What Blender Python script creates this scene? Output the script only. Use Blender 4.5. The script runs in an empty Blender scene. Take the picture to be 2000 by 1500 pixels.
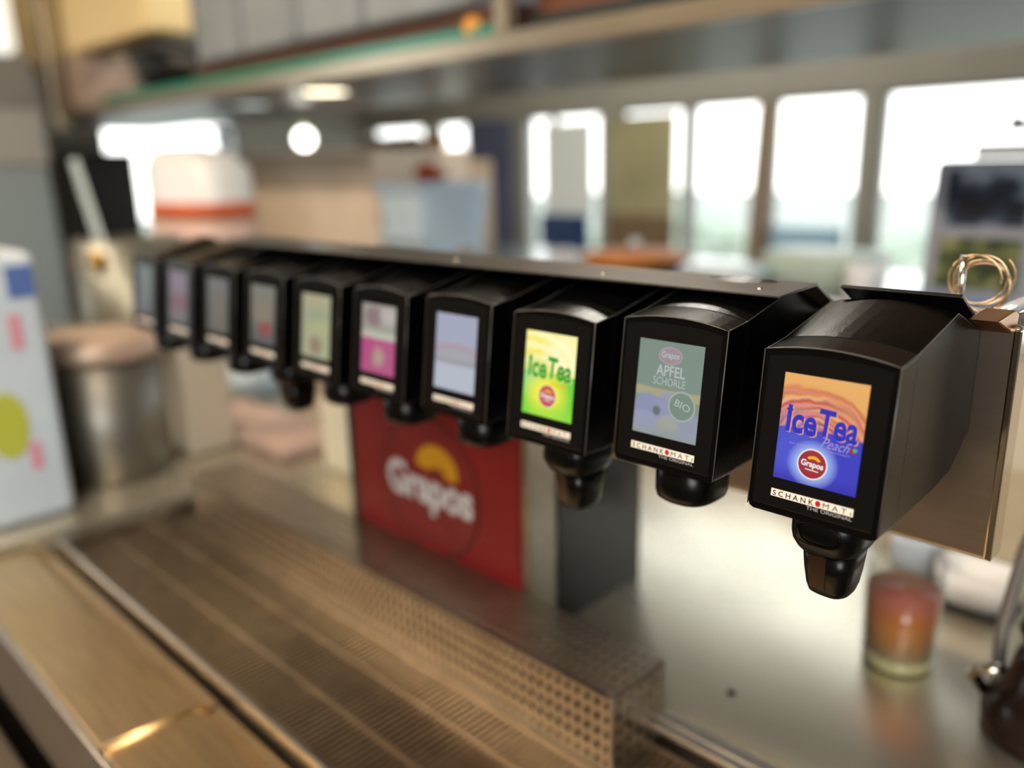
import bpy, bmesh, math, random
from mathutils import Vector, Matrix
random.seed(7)
S = bpy.context.scene
COL = S.collection
PI = math.pi

# ------------------------------------------------------------------ camera
YAW, PITCH, ROLL, FPX = 0.778486, 0.260895, -0.022646, 1608.28
CAM = Vector((0.20014, -0.47386, 0.11589))
cy, sy, cp, sp = math.cos(YAW), math.sin(YAW), math.cos(PITCH), math.sin(PITCH)
fw = Vector((-sy*cp, cy*cp, -sp)); rt = Vector((cy, sy, 0)); up = rt.cross(fw)
r2 = math.cos(ROLL)*rt + math.sin(ROLL)*up
u2 = -math.sin(ROLL)*rt + math.cos(ROLL)*up
cd = bpy.data.cameras.new('camera'); cam = bpy.data.objects.new('camera', cd); COL.objects.link(cam)
M = Matrix((r2, u2, -fw)).transposed().to_4x4(); M.translation = CAM
cam.matrix_world = M
cd.sensor_width = 36; cd.lens = FPX/2000*36; cd.clip_start = 0.02; cd.clip_end = 100
cd.dof.use_dof = True; cd.dof.focus_distance = 0.535; cd.dof.aperture_fstop = 1.9
cd.dof.aperture_blades = 0
S.camera = cam

# ------------------------------------------------------------------ exposure, sky
S.view_settings.view_transform = 'Standard'; S.view_settings.look = 'None'
S.view_settings.exposure = 0.0; S.view_settings.gamma = 1.0
S.view_settings.use_curve_mapping = False
S.cycles.use_denoising = True
S.cycles.max_bounces = 10; S.cycles.transparent_max_bounces = 16
S.cycles.sample_clamp_indirect = 6.0
S.cycles.caustics_reflective = False; S.cycles.caustics_refractive = False
W = bpy.data.worlds.new('overcast_sky'); S.world = W; W.use_nodes = True
wn = W.node_tree.nodes; wl = W.node_tree.links
bg = wn['Background']; tc = wn.new('ShaderNodeTexCoord'); sx = wn.new('ShaderNodeSeparateXYZ')
rp = wn.new('ShaderNodeValToRGB')
wl.new(tc.outputs['Generated'], sx.inputs[0]); wl.new(sx.outputs['Z'], rp.inputs[0]); wl.new(rp.outputs[0], bg.inputs[0])
rp.color_ramp.elements[0].position = 0.0; rp.color_ramp.elements[0].color = (1, .99, .95, 1)
rp.color_ramp.elements[1].position = 0.6; rp.color_ramp.elements[1].color = (.86, .93, 1, 1)
bg.inputs[1].default_value = 4.2

def lamp(name, loc, target, sx_, sy_, power, color):
    d = bpy.data.lights.new(name, 'AREA'); d.shape = 'RECTANGLE'; d.size = sx_; d.size_y = sy_
    d.energy = power; d.color = color
    o = bpy.data.objects.new(name, d); COL.objects.link(o); o.location = loc
    o.rotation_euler = (Vector(target)-Vector(loc)).to_track_quat('-Z', 'Y').to_euler()
    return o
lamp('ceiling_fill_light', (-2.2, -.9, 1.52), (-2.2, -.9, 0), 1.2, .25, 44, (1, .84, .66))  # warm lamp out of view, suggested by the golden tray reflection
lamp('ceiling_fill_light', (-.4, -.9, 1.52), (-.4, -.9, 0), 1.2, .25, 26, (1, .86, .68))  # out of view, added as interior fill
lamp('ceiling_fill_light', (-1.8, 1.9, 1.52), (-1.8, 1.9, 0), 1.2, .25, 30, (1, .95, .86))  # fill lamp added near the windows, out of view
# fill light added behind the camera, to the right, for surfaces facing it
lamp('camera_side_fill', (1.7, -2.6, .75), (-1.2, 1, -.1), 1.7, 1.3, 88, (.98, .98, .97))

# ------------------------------------------------------------------ colour + materials
def lin(c):
    if isinstance(c, str):
        c = c.lstrip('#'); c = [int(c[i:i+2], 16)/255 for i in (0, 2, 4)]
    return tuple((x/12.92 if x <= .04045 else ((x+.055)/1.055)**2.4) for x in c[:3]) + (1.0,)
MATS = {}
def mat(name, color='#808080', rough=.5, metal=0.0, spec=.5, coat=0.0, trans=0.0, ior=1.45, emit=None, es=1.0, noise=0.0, nscale=20, bump=0.0, bscale=60, stretch=None):
    if name in MATS: return MATS[name]
    m = bpy.data.materials.new(name); m.use_nodes = True
    nt = m.node_tree; b = nt.nodes['Principled BSDF']; L = nt.links
    b.inputs['Base Color'].default_value = lin(color)
    b.inputs['Roughness'].default_value = rough; b.inputs['Metallic'].default_value = metal
    b.inputs['Specular IOR Level'].default_value = spec; b.inputs['Coat Weight'].default_value = coat
    b.inputs['Transmission Weight'].default_value = trans; b.inputs['IOR'].default_value = ior
    if emit is not None:
        b.inputs['Emission Color'].default_value = lin(emit); b.inputs['Emission Strength'].default_value = es
    if noise or bump or stretch:
        t = nt.nodes.new('ShaderNodeTexCoord'); mp = nt.nodes.new('ShaderNodeMapping')
        mp.inputs['Scale'].default_value = stretch or (1, 1, 1)
        L.new(t.outputs['Object'], mp.inputs[0])
    if noise:
        n = nt.nodes.new('ShaderNodeTexNoise'); n.inputs['Scale'].default_value = nscale; n.inputs['Detail'].default_value = 4
        L.new(mp.outputs[0], n.inputs['Vector'])
        c = lin(color); r = nt.nodes.new('ShaderNodeValToRGB')
        r.color_ramp.elements[0].position = .3; r.color_ramp.elements[1].position = .7
        r.color_ramp.elements[0].color = tuple(x*(1-noise) for x in c[:3])+(1,)
        r.color_ramp.elements[1].color = tuple(min(1, x*(1+noise)) for x in c[:3])+(1,)
        L.new(n.outputs['Fac'], r.inputs[0]); L.new(r.outputs[0], b.inputs['Base Color'])
    if bump:
        n2 = nt.nodes.new('ShaderNodeTexNoise'); n2.inputs['Scale'].default_value = bscale; n2.inputs['Detail'].default_value = 3
        L.new(mp.outputs[0], n2.inputs['Vector'])
        bp = nt.nodes.new('ShaderNodeBump'); bp.inputs['Strength'].default_value = bump; bp.inputs['Distance'].default_value = .002
        L.new(n2.outputs['Fac'], bp.inputs['Height']); L.new(bp.outputs[0], b.inputs['Normal'])
    MATS[name] = m
    return m

STEEL = mat('brushed_steel', '#b9b2a8', .30, 1, noise=.10, nscale=9, bump=.03, bscale=40, stretch=(1, 8, 8))
STEELC = mat('counter_steel', '#ddd3bc', .19, .72, noise=.10, nscale=5, bump=.05, bscale=8, stretch=(1, 1, 1))
def brushed(m, aniso, tangent):
    nt = m.node_tree; b = nt.nodes['Principled BSDF']; c = nt.nodes.new('ShaderNodeCombineXYZ')
    for i in range(3): c.inputs[i].default_value = tangent[i]
    b.inputs['Anisotropic'].default_value = aniso; nt.links.new(c.outputs[0], b.inputs['Tangent'])
STEELC.node_tree.nodes['Principled BSDF'].inputs['Roughness'].default_value = .25
brushed(STEELC, .85, (1, 0, 0))
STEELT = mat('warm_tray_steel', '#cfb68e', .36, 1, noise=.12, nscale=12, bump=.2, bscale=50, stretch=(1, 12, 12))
STEELG = mat('grate_steel', '#c2b198', .38, 1, noise=.15, nscale=30)
RISER = mat('riser_steel', '#b9ad9c', .36, 1, noise=.12, nscale=25)
STEELD = mat('dark_steel', '#4c4844', .38, 1, noise=.15, nscale=8)
CHROME = mat('chrome', '#d8d2c8', .12, 1)
WIRE = mat('warm_wire', '#c8ad88', .2, 1)
BLACK = mat('black_plastic', '#040405', .24, spec=.2, noise=.25, nscale=120, bump=.06, bscale=700)
EDGE_GLINT = mat('edge_highlight', '#6a6866', .3, .6)  # pale metal that paints bevel highlights along the head edges
BLACKC = mat('black_lid_paint', '#121314', .34, spec=.55, noise=.2, nscale=40, bump=.06, bscale=300)
GLOSSB = mat('black_glass', '#0c0c0d', .09, spec=.3)
NOZ = mat('black_nozzle', '#050505', .28, spec=.3)
BROWNW = mat('brown_translucent', '#2c1a10', .18, spec=.5)
LIDM = mat('dark_lid_steel', '#6e6962', .33, .85, noise=.2, nscale=60, stretch=(1, 8, 8))
WHITE = mat('white_ceramic', '#e6e8ea', .35)
CARD = mat('cardboard', '#decbb4', .8, noise=.08, nscale=6)
CARD_SHADE = mat('cardboard_shade_tone', '#b3a796', .8, noise=.08, nscale=6)  # darker copy of the cardboard colour, shade painted on the flap
BLUEP = mat('pale_blue_plastic', '#bccfdb', .5, noise=.08, nscale=6)
WOODB = mat('brown_wood', '#4e2e1a', .5, noise=.25, nscale=8, stretch=(1, 6, 6))
TEAL = mat('teal_glass_edge', '#2f8f76', .2, spec=.6)
DTEAL = mat('dark_teal_board', '#122c2c', .4)
WALLM = mat('grey_wall', '#8c8a82', .6, noise=.06, nscale=4)
CEILM = mat('warm_ceiling', '#b09a7a', .6, noise=.08, nscale=3)
FLOORM = mat('brown_floor', '#5c4c3e', .5, noise=.12, nscale=5)
FRAMEM = mat('grey_window_frame', '#8d8f8c', .4, .4)

def glass_mat():
    m = bpy.data.materials.new('window_glass'); m.use_nodes = True
    nt = m.node_tree; nt.nodes.remove(nt.nodes['Principled BSDF'])
    o = nt.nodes['Material Output']; t = nt.nodes.new('ShaderNodeBsdfTransparent'); g = nt.nodes.new('ShaderNodeBsdfGlossy')
    t.inputs[0].default_value = (.97, .98, .98, 1); g.inputs['Roughness'].default_value = .02
    f0 = nt.nodes.new('ShaderNodeLayerWeight'); f0.inputs[0].default_value = .25
    f = nt.nodes.new('ShaderNodeMath'); f.operation = 'MULTIPLY'; f.inputs[1].default_value = .45; nt.links.new(f0.outputs['Facing'], f.inputs[0])
    x = nt.nodes.new('ShaderNodeMixShader')
    nt.links.new(f.outputs[0], x.inputs[0]); nt.links.new(t.outputs[0], x.inputs[1]); nt.links.new(g.outputs[0], x.inputs[2]); nt.links.new(x.outputs[0], o.inputs[0])
    return m
GLASS = glass_mat()

# ------------------------------------------------------------------ mesh builder
class MB:
    def __init__(s): s.v = []; s.f = []; s.mi = []; s.mats = []; s.smooth = []
    def m(s, mt):
        if mt not in s.mats: s.mats.append(mt)
        return s.mats.index(mt)
    def add(s, vs, fs, mt, T=None, smooth=False):
        k = len(s.v); i = s.m(mt)
        for p in vs: s.v.append(tuple(T(p)) if T else tuple(p))
        for f in fs: s.f.append([k+a for a in f]); s.mi.append(i); s.smooth.append(smooth)
        return s
    def box(s, x0, x1, y0, y1, z0, z1, mt, T=None):
        vs = [(x, y, z) for x in (x0, x1) for y in (y0, y1) for z in (z0, z1)]
        return s.add(vs, [(0, 1, 3, 2), (4, 6, 7, 5), (0, 4, 5, 1), (2, 3, 7, 6), (0, 2, 6, 4), (1, 5, 7, 3)], mt, T)
    def loft(s, rings, mt, T=None, smooth=True, caps=True, close=True):
        n = len(rings[0]); vs = [p for r in rings for p in r]; fs = []
        for i in range(len(rings)-1):
            for j in range(n if close else n-1):
                a = i*n+j; b = i*n+(j+1) % n; fs.append((a, b, b+n, a+n))
        s.add(vs, fs, mt, T, smooth)
        if caps:
            k = len(s.v)-len(vs); i = s.m(mt)
            s.f.append([k+j for j in range(n)][::-1]); s.f.append([k+(len(rings)-1)*n+j for j in range(n)]); s.mi += [i, i]; s.smooth += [False, False]
        return s
    def lathe(s, prof, mt, c=(0, 0, 0), n=36, T=None, smooth=True):
        return s.loft([[(c[0]+r*math.cos(2*PI*j/n), c[1]+r*math.sin(2*PI*j/n), c[2]+z) for j in range(n)] for r, z in prof], mt, T, smooth)
    def prism(s, poly, x0, x1, mt, T=None):           # poly in (y, z), along x
        n = len(poly)
        vs = [(x0, y, z) for y, z in poly]+[(x1, y, z) for y, z in poly]
        fs = [tuple(range(n))[::-1], tuple(range(n, 2*n))]+[(j, (j+1) % n, n+(j+1) % n, n+j) for j in range(n)]
        return s.add(vs, fs, mt, T)
    def plate(s, poly, d0, d1, mt, T=None):           # poly in (x, z), thickness towards -y by d
        n = len(poly)
        vs = [(x, -d0, z) for x, z in poly]+[(x, -d1, z) for x, z in poly]
        fs = [tuple(range(n)), tuple(range(n, 2*n))[::-1]]+[((j+1) % n, j, n+j, n+(j+1) % n) for j in range(n)]
        return s.add(vs, fs, mt, T)
    def tube(s, pts, r, mt, n=10, T=None, closed=False):
        pts = [Vector(p) for p in pts]; rings = []; u = None; N = len(pts)
        for i, p in enumerate(pts):
            t = (pts[(i+1) % N]-pts[i-1]) if closed else (pts[min(i+1, N-1)]-pts[max(i-1, 0)])
            t.normalize()
            if u is None: u = t.orthogonal().normalized()
            u = (u-t*u.dot(t)).normalized(); w = t.cross(u)
            rr = r[i] if isinstance(r, (list, tuple)) else r
            rings.append([tuple(p+rr*(math.cos(2*PI*j/n)*u+math.sin(2*PI*j/n)*w)) for j in range(n)])
        if closed: rings.append(rings[0])
        return s.loft(rings, mt, T, True, caps=not closed)
    def build(s, name, parent=None, bevel=0, seg=2, loc=None, angle=35):
        me = bpy.data.meshes.new(name); me.from_pydata(s.v, [], s.f)
        for mt in s.mats: me.materials.append(mt)
        for p, i, sm in zip(me.polygons, s.mi, s.smooth): p.material_index = i; p.use_smooth = sm
        bm = bmesh.new(); bm.from_mesh(me); bmesh.ops.recalc_face_normals(bm, faces=bm.faces); bm.to_mesh(me); bm.free()
        me.update(); o = bpy.data.objects.new(name, me); COL.objects.link(o)
        if parent: o.parent = parent
        if loc: o.location = loc
        if bevel:
            b = o.modifiers.new('bevel', 'BEVEL'); b.width = bevel; b.segments = seg; b.limit_method = 'ANGLE'; b.angle_limit = math.radians(angle)
            b.harden_normals = False
        return o

def tag(o, label, cat=None, group=None, kind=None):
    o['label'] = label
    if cat: o['category'] = cat
    if group: o['group'] = group
    if kind: o['kind'] = kind
    return o
def thing(name, label, cat, loc=(0, 0, 0), rz=0, group=None):
    o = bpy.data.objects.new(name, None); COL.objects.link(o); o.location = loc; o.rotation_euler = (0, 0, rz)
    o.empty_display_size = .05
    return tag(o, label, cat, group)
def struct(o, label=None):
    o['kind'] = 'structure'
    if label: o['label'] = label
    return o

def text(body, height, width=None, bold=0.0, shear=0.0, align='CENTER'):
    """flat letters as (verts (x,z), faces), baseline z=0"""
    c = bpy.data.curves.new('lettering', 'FONT'); c.body = body; c.size = 1; c.shear = shear; c.offset = bold
    c.align_x = 'LEFT'; c.resolution_u = 4
    o = bpy.data.objects.new('lettering', c); COL.objects.link(o)
    dg = bpy.context.evaluated_depsgraph_get(); dg.update()
    me = bpy.data.meshes.new_from_object(o.evaluated_get(dg))
    vs = [(v.co.x, v.co.y) for v in me.vertices]; fs = [tuple(p.vertices) for p in me.polygons]
    bpy.data.objects.remove(o); bpy.data.curves.remove(c); bpy.data.meshes.remove(me)
    x0 = min(v[0] for v in vs); x1 = max(v[0] for v in vs)
    kz = height/.72; kx = (width/(x1-x0)) if width else kz
    off = {'CENTER': (x0+x1)/2, 'LEFT': x0, 'RIGHT': x1}[align]
    return [((x-off)*kx, z*kz) for x, z in vs], fs
def put_text(mb, tx, x, z, d, mt, T=None, rot=0):
    vs, fs = tx; c, s_ = math.cos(rot), math.sin(rot)
    mb.add([(x+a*c-b*s_, -d, z+a*s_+b*c) for a, b in vs], fs, mt, T)
def ell(cx, cz, rx, rz, n=32, a0=0, a1=2*PI):
    return [(cx+rx*math.cos(a0+(a1-a0)*j/n), cz+rz*math.sin(a0+(a1-a0)*j/n)) for j in range(n)]

# ------------------------------------------------------------------ screen pictures (emissive displays)
def art(name, layers, strength=1.0, grey=None):
    m = bpy.data.materials.new(name); m.use_nodes = True; nt = m.node_tree; L = nt.links; N = nt.nodes
    b = N['Principled BSDF']; b.inputs['Base Color'].default_value = (.01, .01, .012, 1); b.inputs['Roughness'].default_value = .08
    t = N.new('ShaderNodeTexCoord'); s = N.new('ShaderNodeSeparateXYZ'); L.new(t.outputs['Generated'], s.inputs[0])
    U, V = s.outputs['X'], s.outputs['Z']
    def mth(op, a, b_=None, c_=None, clamp=False):
        n = N.new('ShaderNodeMath'); n.operation = op; n.use_clamp = clamp
        for i, q in enumerate((a, b_, c_)):
            if q is None: continue
            if isinstance(q, (int, float)): n.inputs[i].default_value = q
            else: L.new(q, n.inputs[i])
        return n.outputs[0]
    cur = None
    def mix(fac, col):
        nonlocal cur
        n = N.new('ShaderNodeMix'); n.data_type = 'RGBA'
        L.new(fac, n.inputs[0])
        if isinstance(cur, tuple): n.inputs[6].default_value = cur
        else: L.new(cur, n.inputs[6])
        n.inputs[7].default_value = lin(col); cur = n.outputs[2]
    def step(x, soft):           # 0 below 0, 1 above
        return mth('MULTIPLY_ADD', x, 1/max(soft, 1e-3), .5, clamp=True)
    for l in layers:
        k = l[0]
        if k == 'fill': cur = lin(l[1])
        elif k == 'grad': mix(mth('MULTIPLY', V, 1.0, clamp=True), l[1])
        elif k == 'band':        # v0 v1 soft color alpha [arch]
            _, v0, v1, soft, col, al, arch = l
            ub = mth('SUBTRACT', U, .5); aa = mth('MULTIPLY', mth('MULTIPLY', ub, ub), arch)
            vv = mth('ADD', V, aa)
            f = mth('MULTIPLY', step(mth('SUBTRACT', vv, v0), soft), step(mth('SUBTRACT', v1, vv), soft))
            mix(mth('MULTIPLY', f, al), col)
        elif k == 'ell':         # cx cy rx ry soft color alpha
            _, cx, cy_, rx, ry, soft, col, al = l
            du = mth('DIVIDE', mth('SUBTRACT', U, cx), rx); dv = mth('DIVIDE', mth('SUBTRACT', V, cy_), ry)
            r = mth('SQRT', mth('ADD', mth('MULTIPLY', du, du), mth('MULTIPLY', dv, dv)))
            mix(mth('MULTIPLY', step(mth('SUBTRACT', 1, r), soft), al), col)
        elif k == 'swirl':       # cx cy r0 r1 freq color alpha vmin
            _, cx, cy_, r0, r1, fr, col, al, vmin = l
            nz = N.new('ShaderNodeTexNoise'); nz.inputs['Scale'].default_value = 3.5; L.new(t.outputs['Generated'], nz.inputs['Vector'])
            du = mth('SUBTRACT', U, cx); dv = mth('MULTIPLY', mth('SUBTRACT', V, cy_), 1.35)
            r = mth('SQRT', mth('ADD', mth('MULTIPLY', du, du), mth('MULTIPLY', dv, dv)))
            r = mth('ADD', r, mth('MULTIPLY', mth('SUBTRACT', nz.outputs['Fac'], .5), .22))
            w = mth('MULTIPLY_ADD', mth('SINE', mth('MULTIPLY', r, fr)), .5, .5)
            f = mth('MULTIPLY', w, mth('MULTIPLY', step(mth('SUBTRACT', r, r0), .12), step(mth('SUBTRACT', r1, r), .15)))
            f = mth('MULTIPLY', f, step(mth('SUBTRACT', V, vmin), .05))
            mix(mth('MULTIPLY', f, al), col)
    if isinstance(cur, tuple): b.inputs['Emission Color'].default_value = cur
    else: L.new(cur, b.inputs['Emission Color'])
    b.inputs['Emission Strength'].default_value = strength
    return m
def glow(name, col, s=1.0): return mat(name, '#050505', .1, emit=col, es=s)

ART = {
 1: art('peach_tea_picture', [('fill', '#e8a050'), ('grad', '#f0b468'), ('swirl', .46, .30, .16, .80, 58, '#a8402c', .95, .40), ('swirl', .40, .36, .10, .74, 37, '#dc5c40', .85, .40),
        ('swirl', .42, .3, .2, .8, 83, '#f0c0b0', .4, .44), ('band', -.2, .52, .015, '#3a3ec4', 1, .10), ('ell', .2, .30, .35, .3, 1.2, '#5a66d8', .5),
        ('band', -.1, .08, .1, '#2c28a8', .6, 0), ('ell', .46, .20, .245, .178, .6, '#a8c4ff', .95)], .92),
 2: art('apple_picture', [('fill', '#84988c'), ('grad', '#809488'), ('band', .40, .50, .02, '#b0aa86', 1, -.05), ('band', -.1, .405, .02, '#8a988a', 1, -.05),
        ('ell', .22, .27, .24, .17, .25, '#9298bc', .9), ('ell', .55, .33, .22, .15, .3, '#989ec0', .8), ('ell', .85, .16, .22, .16, .35, '#9ca2bc', .8),
        ('ell', .18, .13, .24, .12, .3, '#9ea4be', .8), ('ell', .55, .14, .16, .1, .5, '#aab0a0', .8), ('ell', .36, .27, .06, .05, .6, '#5c7468', .9),
        ('ell', .5, .02, .6, .09, .8, '#9ca4a8', .8), ('ell', .74, .36, .21, .157, .06, '#aab6ac', 1), ('ell', .74, .36, .185, .138, .06, '#7c9284', 1)], .85),
 3: art('lemon_tea_picture', [('fill', '#ece060'), ('grad', '#f0e468'), ('swirl', .3, .4, .2, .9, 34, '#fbf6c0', .75, .46), ('ell', .8, .78, .35, .3, 1.0, '#fbf8d0', .6), ('band', -.2, .54, .02, '#68cc3c', 1, .06),
        ('ell', .2, .45, .3, .2, 1.0, '#a8d890', .7), ('ell', .48, .26, .34, .25, .9, '#f2e83c', .95), ('ell', .6, .02, .5, .15, 1, '#98dc40', .7)], 1.05),
 4: art('lilac_picture', [('fill', '#a6a9bc'), ('grad', '#a3a8be'), ('band', -.1, .34, .03, '#b4bac8', 1, 0), ('band', .36, .62, .05, '#a4a4aa', .9, 0), ('band', .56, .62, .06, '#b08ea0', .6, .3), ('band', .36, .41, .04, '#8f8f8c', .5, 0)], .95),
 5: art('berry_picture', [('fill', '#bb5c88'), ('band', .52, 1.1, .03, '#a8a49c', 1, 0), ('ell', .35, .82, .26, .14, .5, '#8a7078', .8), ('ell', .8, .85, .25, .12, .6, '#c4bcb8', .8), ('band', .51, .60, .03, '#c4c6b4', 1, 0),
        ('ell', .5, .25, .2, .13, .7, '#b8a48c', .9), ('ell', .2, .3, .2, .2, .8, '#b84c84', .7)], .85),
 6: art('pear_picture', [('fill', '#aeb08c'), ('grad', '#aeb090'), ('ell', .5, .65, .4, .18, .9, '#98a488', .7), ('ell', .5, .9, .4, .12, .9, '#b8ac88', .7), ('ell', .5, .2, .22, .14, .5, '#94806c', .9), ('ell', .7, .5, .4, .1, .9, '#b8b888', .8)], .85),
 7: art('beige_spot_picture', [('fill', '#606060'), ('grad', '#888880'), ('ell', .5, .55, .42, .24, .7, '#8f8672', .9), ('ell', .6, .27, .28, .12, .5, '#9a4c4c', .9)], .8),
 8: art('plain_grey_picture', [('fill', '#6a6a64'), ('grad', '#7c7c7c'), ('ell', .6, .4, .22, .36, .7, '#7e7468', .8)], .8),
 9: art('mauve_picture', [('fill', '#6a6a6a'), ('grad', '#86808a'), ('ell', .5, .4, .5, .2, .6, '#7c4c58', .8), ('ell', .5, .8, .4, .2, .8, '#857284', .8)], .75),
 10: art('grey_teal_picture', [('fill', '#585c62'), ('grad', '#7a8884'), ('ell', .5, .6, .3, .3, .8, '#7e8070', .8)], .75),
}
G_BLUE = glow('blue_letter_light', '#3034b8'); G_ORANGE = glow('orange_shadow_light', '#f0a050'); G_LAV = glow('lavender_letter_light', '#b8a8e0', .8)
G_RED = glow('red_emblem_light', '#a03038'); G_WHITE = glow('white_letter_light', '#f4f4f6', .95); G_YEL = glow('yellow_swirl_light', '#f0b030')
G_GREEN = glow('green_letter_light', '#3c9c30'); G_PALE = glow('pale_letter_light', '#c4ccc8', .8); G_GREENI = glow('green_leaf_light', '#50b060')
G_PINK = glow('pink_emblem_light', '#c45060'); G_PALEY = glow('pale_yellow_light', '#e8f0a0'); G_ROSE = glow('rose_oval_light', '#b8a8b4', .8)
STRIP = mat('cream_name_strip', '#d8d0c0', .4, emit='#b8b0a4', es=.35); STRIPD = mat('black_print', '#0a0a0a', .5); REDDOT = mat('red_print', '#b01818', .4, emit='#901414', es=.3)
STRIPT = mat('pale_print', '#9a9a9a', .5)

# ------------------------------------------------------------------ tap head
TILT = math.radians(7.0); cT, sT = math.cos(TILT), math.sin(TILT)
def FT(p):      # face frame (x, -outward, z) -> head frame
    x, yy, z = p; d = -yy
    return (x, sT*z - cT*d, cT*z + sT*d)
def ring(yt, zt, yb, zb, hw, rise, n=10):
    pts = []
    r = .004
    pts += [(-hw+r, yb, zb), (-hw+r*.3, yb+(yt-yb)*.01, zb+r*.3), (-hw, yb+(yt-yb)*.04, zb+r)]
    for j in range(n+1):
        a = -1+2*j/n
        pts.append((a*hw, yt, zt+rise*(1-a*a)))
    pts += [(hw, yb+(yt-yb)*.04, zb+r), (hw-r*.3, yb+(yt-yb)*.01, zb+r*.3), (hw-r, yb, zb)]
    return pts
def sup(cx, cy_, z, hx, hy, e=3.2, n=36):
    out = []
    for j in range(n):
        a = 2*PI*j/n; c, s_ = math.cos(a), math.sin(a)
        out.append((cx+hx*math.copysign(abs(c)**(2/e), c), cy_+hy*math.copysign(abs(s_)**(2/e), s_), z))
    return out
SW, SH, SO = .0522, .0673, .01244      # lit display: width, height, offset from top corner line
def head(k, label, long_nozzle, x, dz):
    t = thing('tap_head', label, 'drink dispenser head', (x, 0, dz), group='black tap heads along the steel rail')
    hw = .0418
    MB().loft([ring(.0255, .003, .0165, -.1032, hw-.0004, .0048), ring(.092, .018, .085, -.1005, hw-.0004, .0052), ring(.1445, -.001, .1135, -.0975, hw-.0006, .005), ring(.1446, -.0015, .1446, -.078, hw-.0006, .005)], BLACK, smooth=False).build('housing', t, .0011, 3)
    MB().loft([ring(0, 0, -.0125, -.1032, hw, .0046), ring(.025, .003, .016, -.1036, hw, .0048)], BLACK, smooth=False).build('front_cover', t, .0011, 3)
    tr = MB(); arch = [(hw*(-1+2*j/12), 0, .0046*(1-(-1+2*j/12)**2)) for j in range(13)]  # thin bright tubes stand in for bevel highlights
    tr.tube([(-hw+.0002, -.0125, -.1005)]+[(p[0]*.996, p[1]-.0001, p[2]) for p in arch]+[(hw-.0002, -.0125, -.1005)], .00042, EDGE_GLINT, 6)
    tr.build('front_edge_highlight', t)
    for sg in (-1, 1): MB().tube([(sg*(hw-.0006), y, z) for y, z in ((.001, .0001), (.0255, .003), (.092, .018), (.144, -.0008))], .00038, EDGE_GLINT, 6).build('top_edge_highlight', t)
    # glossy face panel with arched top
    pw = .0382
    poly = [(-pw, -.099), (pw, -.099)]+[(pw*(1-2*j/12), -.0038+.0036*(1-(1-2*j/12)**2)) for j in range(13)]
    MB().plate(poly, -.0005, .0006, GLOSSB, FT).build('face_panel', t, .0003, 2)
    scr = MB().box(-SW/2, SW/2, -.0010, .0002, -SO-SH, -SO, ART[k], FT).build('screen', t)
    zt = -SO
    def sx_(u): return (u-.5)*SW
    def sz(v): return zt-v*SH           # v from the top
    d = .00105
    def emblem(mb, cx, cz, r, red, letters=True):
        mb.plate(ell(cx, cz, r*1.09, r*1.09), d, d+.00004, G_WHITE if k == 1 else G_PALEY, FT)
        mb.plate(ell(cx, cz, r, r), d+.00005, d+.00009, red, FT)
        sw = [(cx+r*(.05+.55*math.cos(a)), cz+r*(.18+.42*math.sin(a))) for a in [PI*.05*i for i in range(2, 17)]]
        sw += [(cx+r*(.05+.35*math.cos(a)), cz+r*(.18+.2*math.sin(a))) for a in [PI*.05*i for i in range(16, 1, -1)]]
        mb.plate(sw, d+.0001, d+.00012, G_YEL, FT)
        put_text(mb, text('Grapos', r*.42, r*1.62, .03), cx, cz-r*.18, d+.00016, G_WHITE, FT, -.06)
        mb.plate([(cx-r*.45, cz-r*.42), (cx+r*.5, cz-r*.48), (cx+r*.5, cz-r*.42), (cx-r*.45, cz-r*.36)], d+.0001, d+.00013, G_WHITE, FT)
    if k in (1, 3):
        mb = MB(); a, b_ = (G_BLUE, G_ORANGE) if k == 1 else (G_GREEN, G_PALEY)
        # slab letters: I ce T ea
        def slab(x, w, zt_, zb_, m_, dd):
            mb.plate([(x-w*.22, zb_), (x+w*.22, zb_), (x+w*.22, zt_), (x-w*.22, zt_)], dd, dd+.00004, m_, FT)
        for off, m_, dd in ((.0007, b_, d), (0, a, d+.00008)):
            put_text(mb, text('Ice', .0165, .0195, .03), sx_(.27)+off, sz(.535)-off*.6, dd, m_, FT, -.03)
            put_text(mb, text('Tea', .0165, .0250, .03), sx_(.70)+off, sz(.525)-off*.6, dd, m_, FT, -.05)
            # serifs of the capitals
            for cx, w in ((sx_(.115), .0042), (sx_(.555), .0)):
                if w: mb.plate([(cx-w/2+off, sz(.345)), (cx+w/2+off, sz(.345)), (cx+w/2+off, sz(.325)), (cx-w/2+off, sz(.325))], dd, dd+.00004, m_, FT)
        if k == 1:
            put_text(mb, text('Peach', .0062, .0175, 0, .5), sx_(.70), sz(.625), d+.0002, G_LAV, FT, -.04)
            mb.plate(ell(sx_(.90), sz(.60), .0017, .0017, 16), d+.0001, d+.0002, G_RED, FT)
            mb.plate(ell(sx_(.93), sz(.59), .0013, .0013, 16), d+.0002, d+.0003, G_GREENI, FT)
            put_text(mb, text('MIT NATÜRLICHEM TEEEXTRAKT', .0011, .038, 0), sx_(.52), sz(.655), d+.0002, G_LAV, FT, -.02)
            emblem(mb, sx_(.46), sz(.80), .0088, G_RED)
        else:
            put_text(mb, text('Lemon', .0042, .0125, 0, .5), sx_(.66), sz(.615), d+.0002, G_YEL, FT, -.04)
            mb.plate(ell(sx_(.82), sz(.60), .0016, .0016, 16), d+.0002, d+.0003, G_YEL, FT)
            emblem(mb, sx_(.50), sz(.745), .0086, G_PINK)
        mb.build('screen_lettering', scr)
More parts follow.
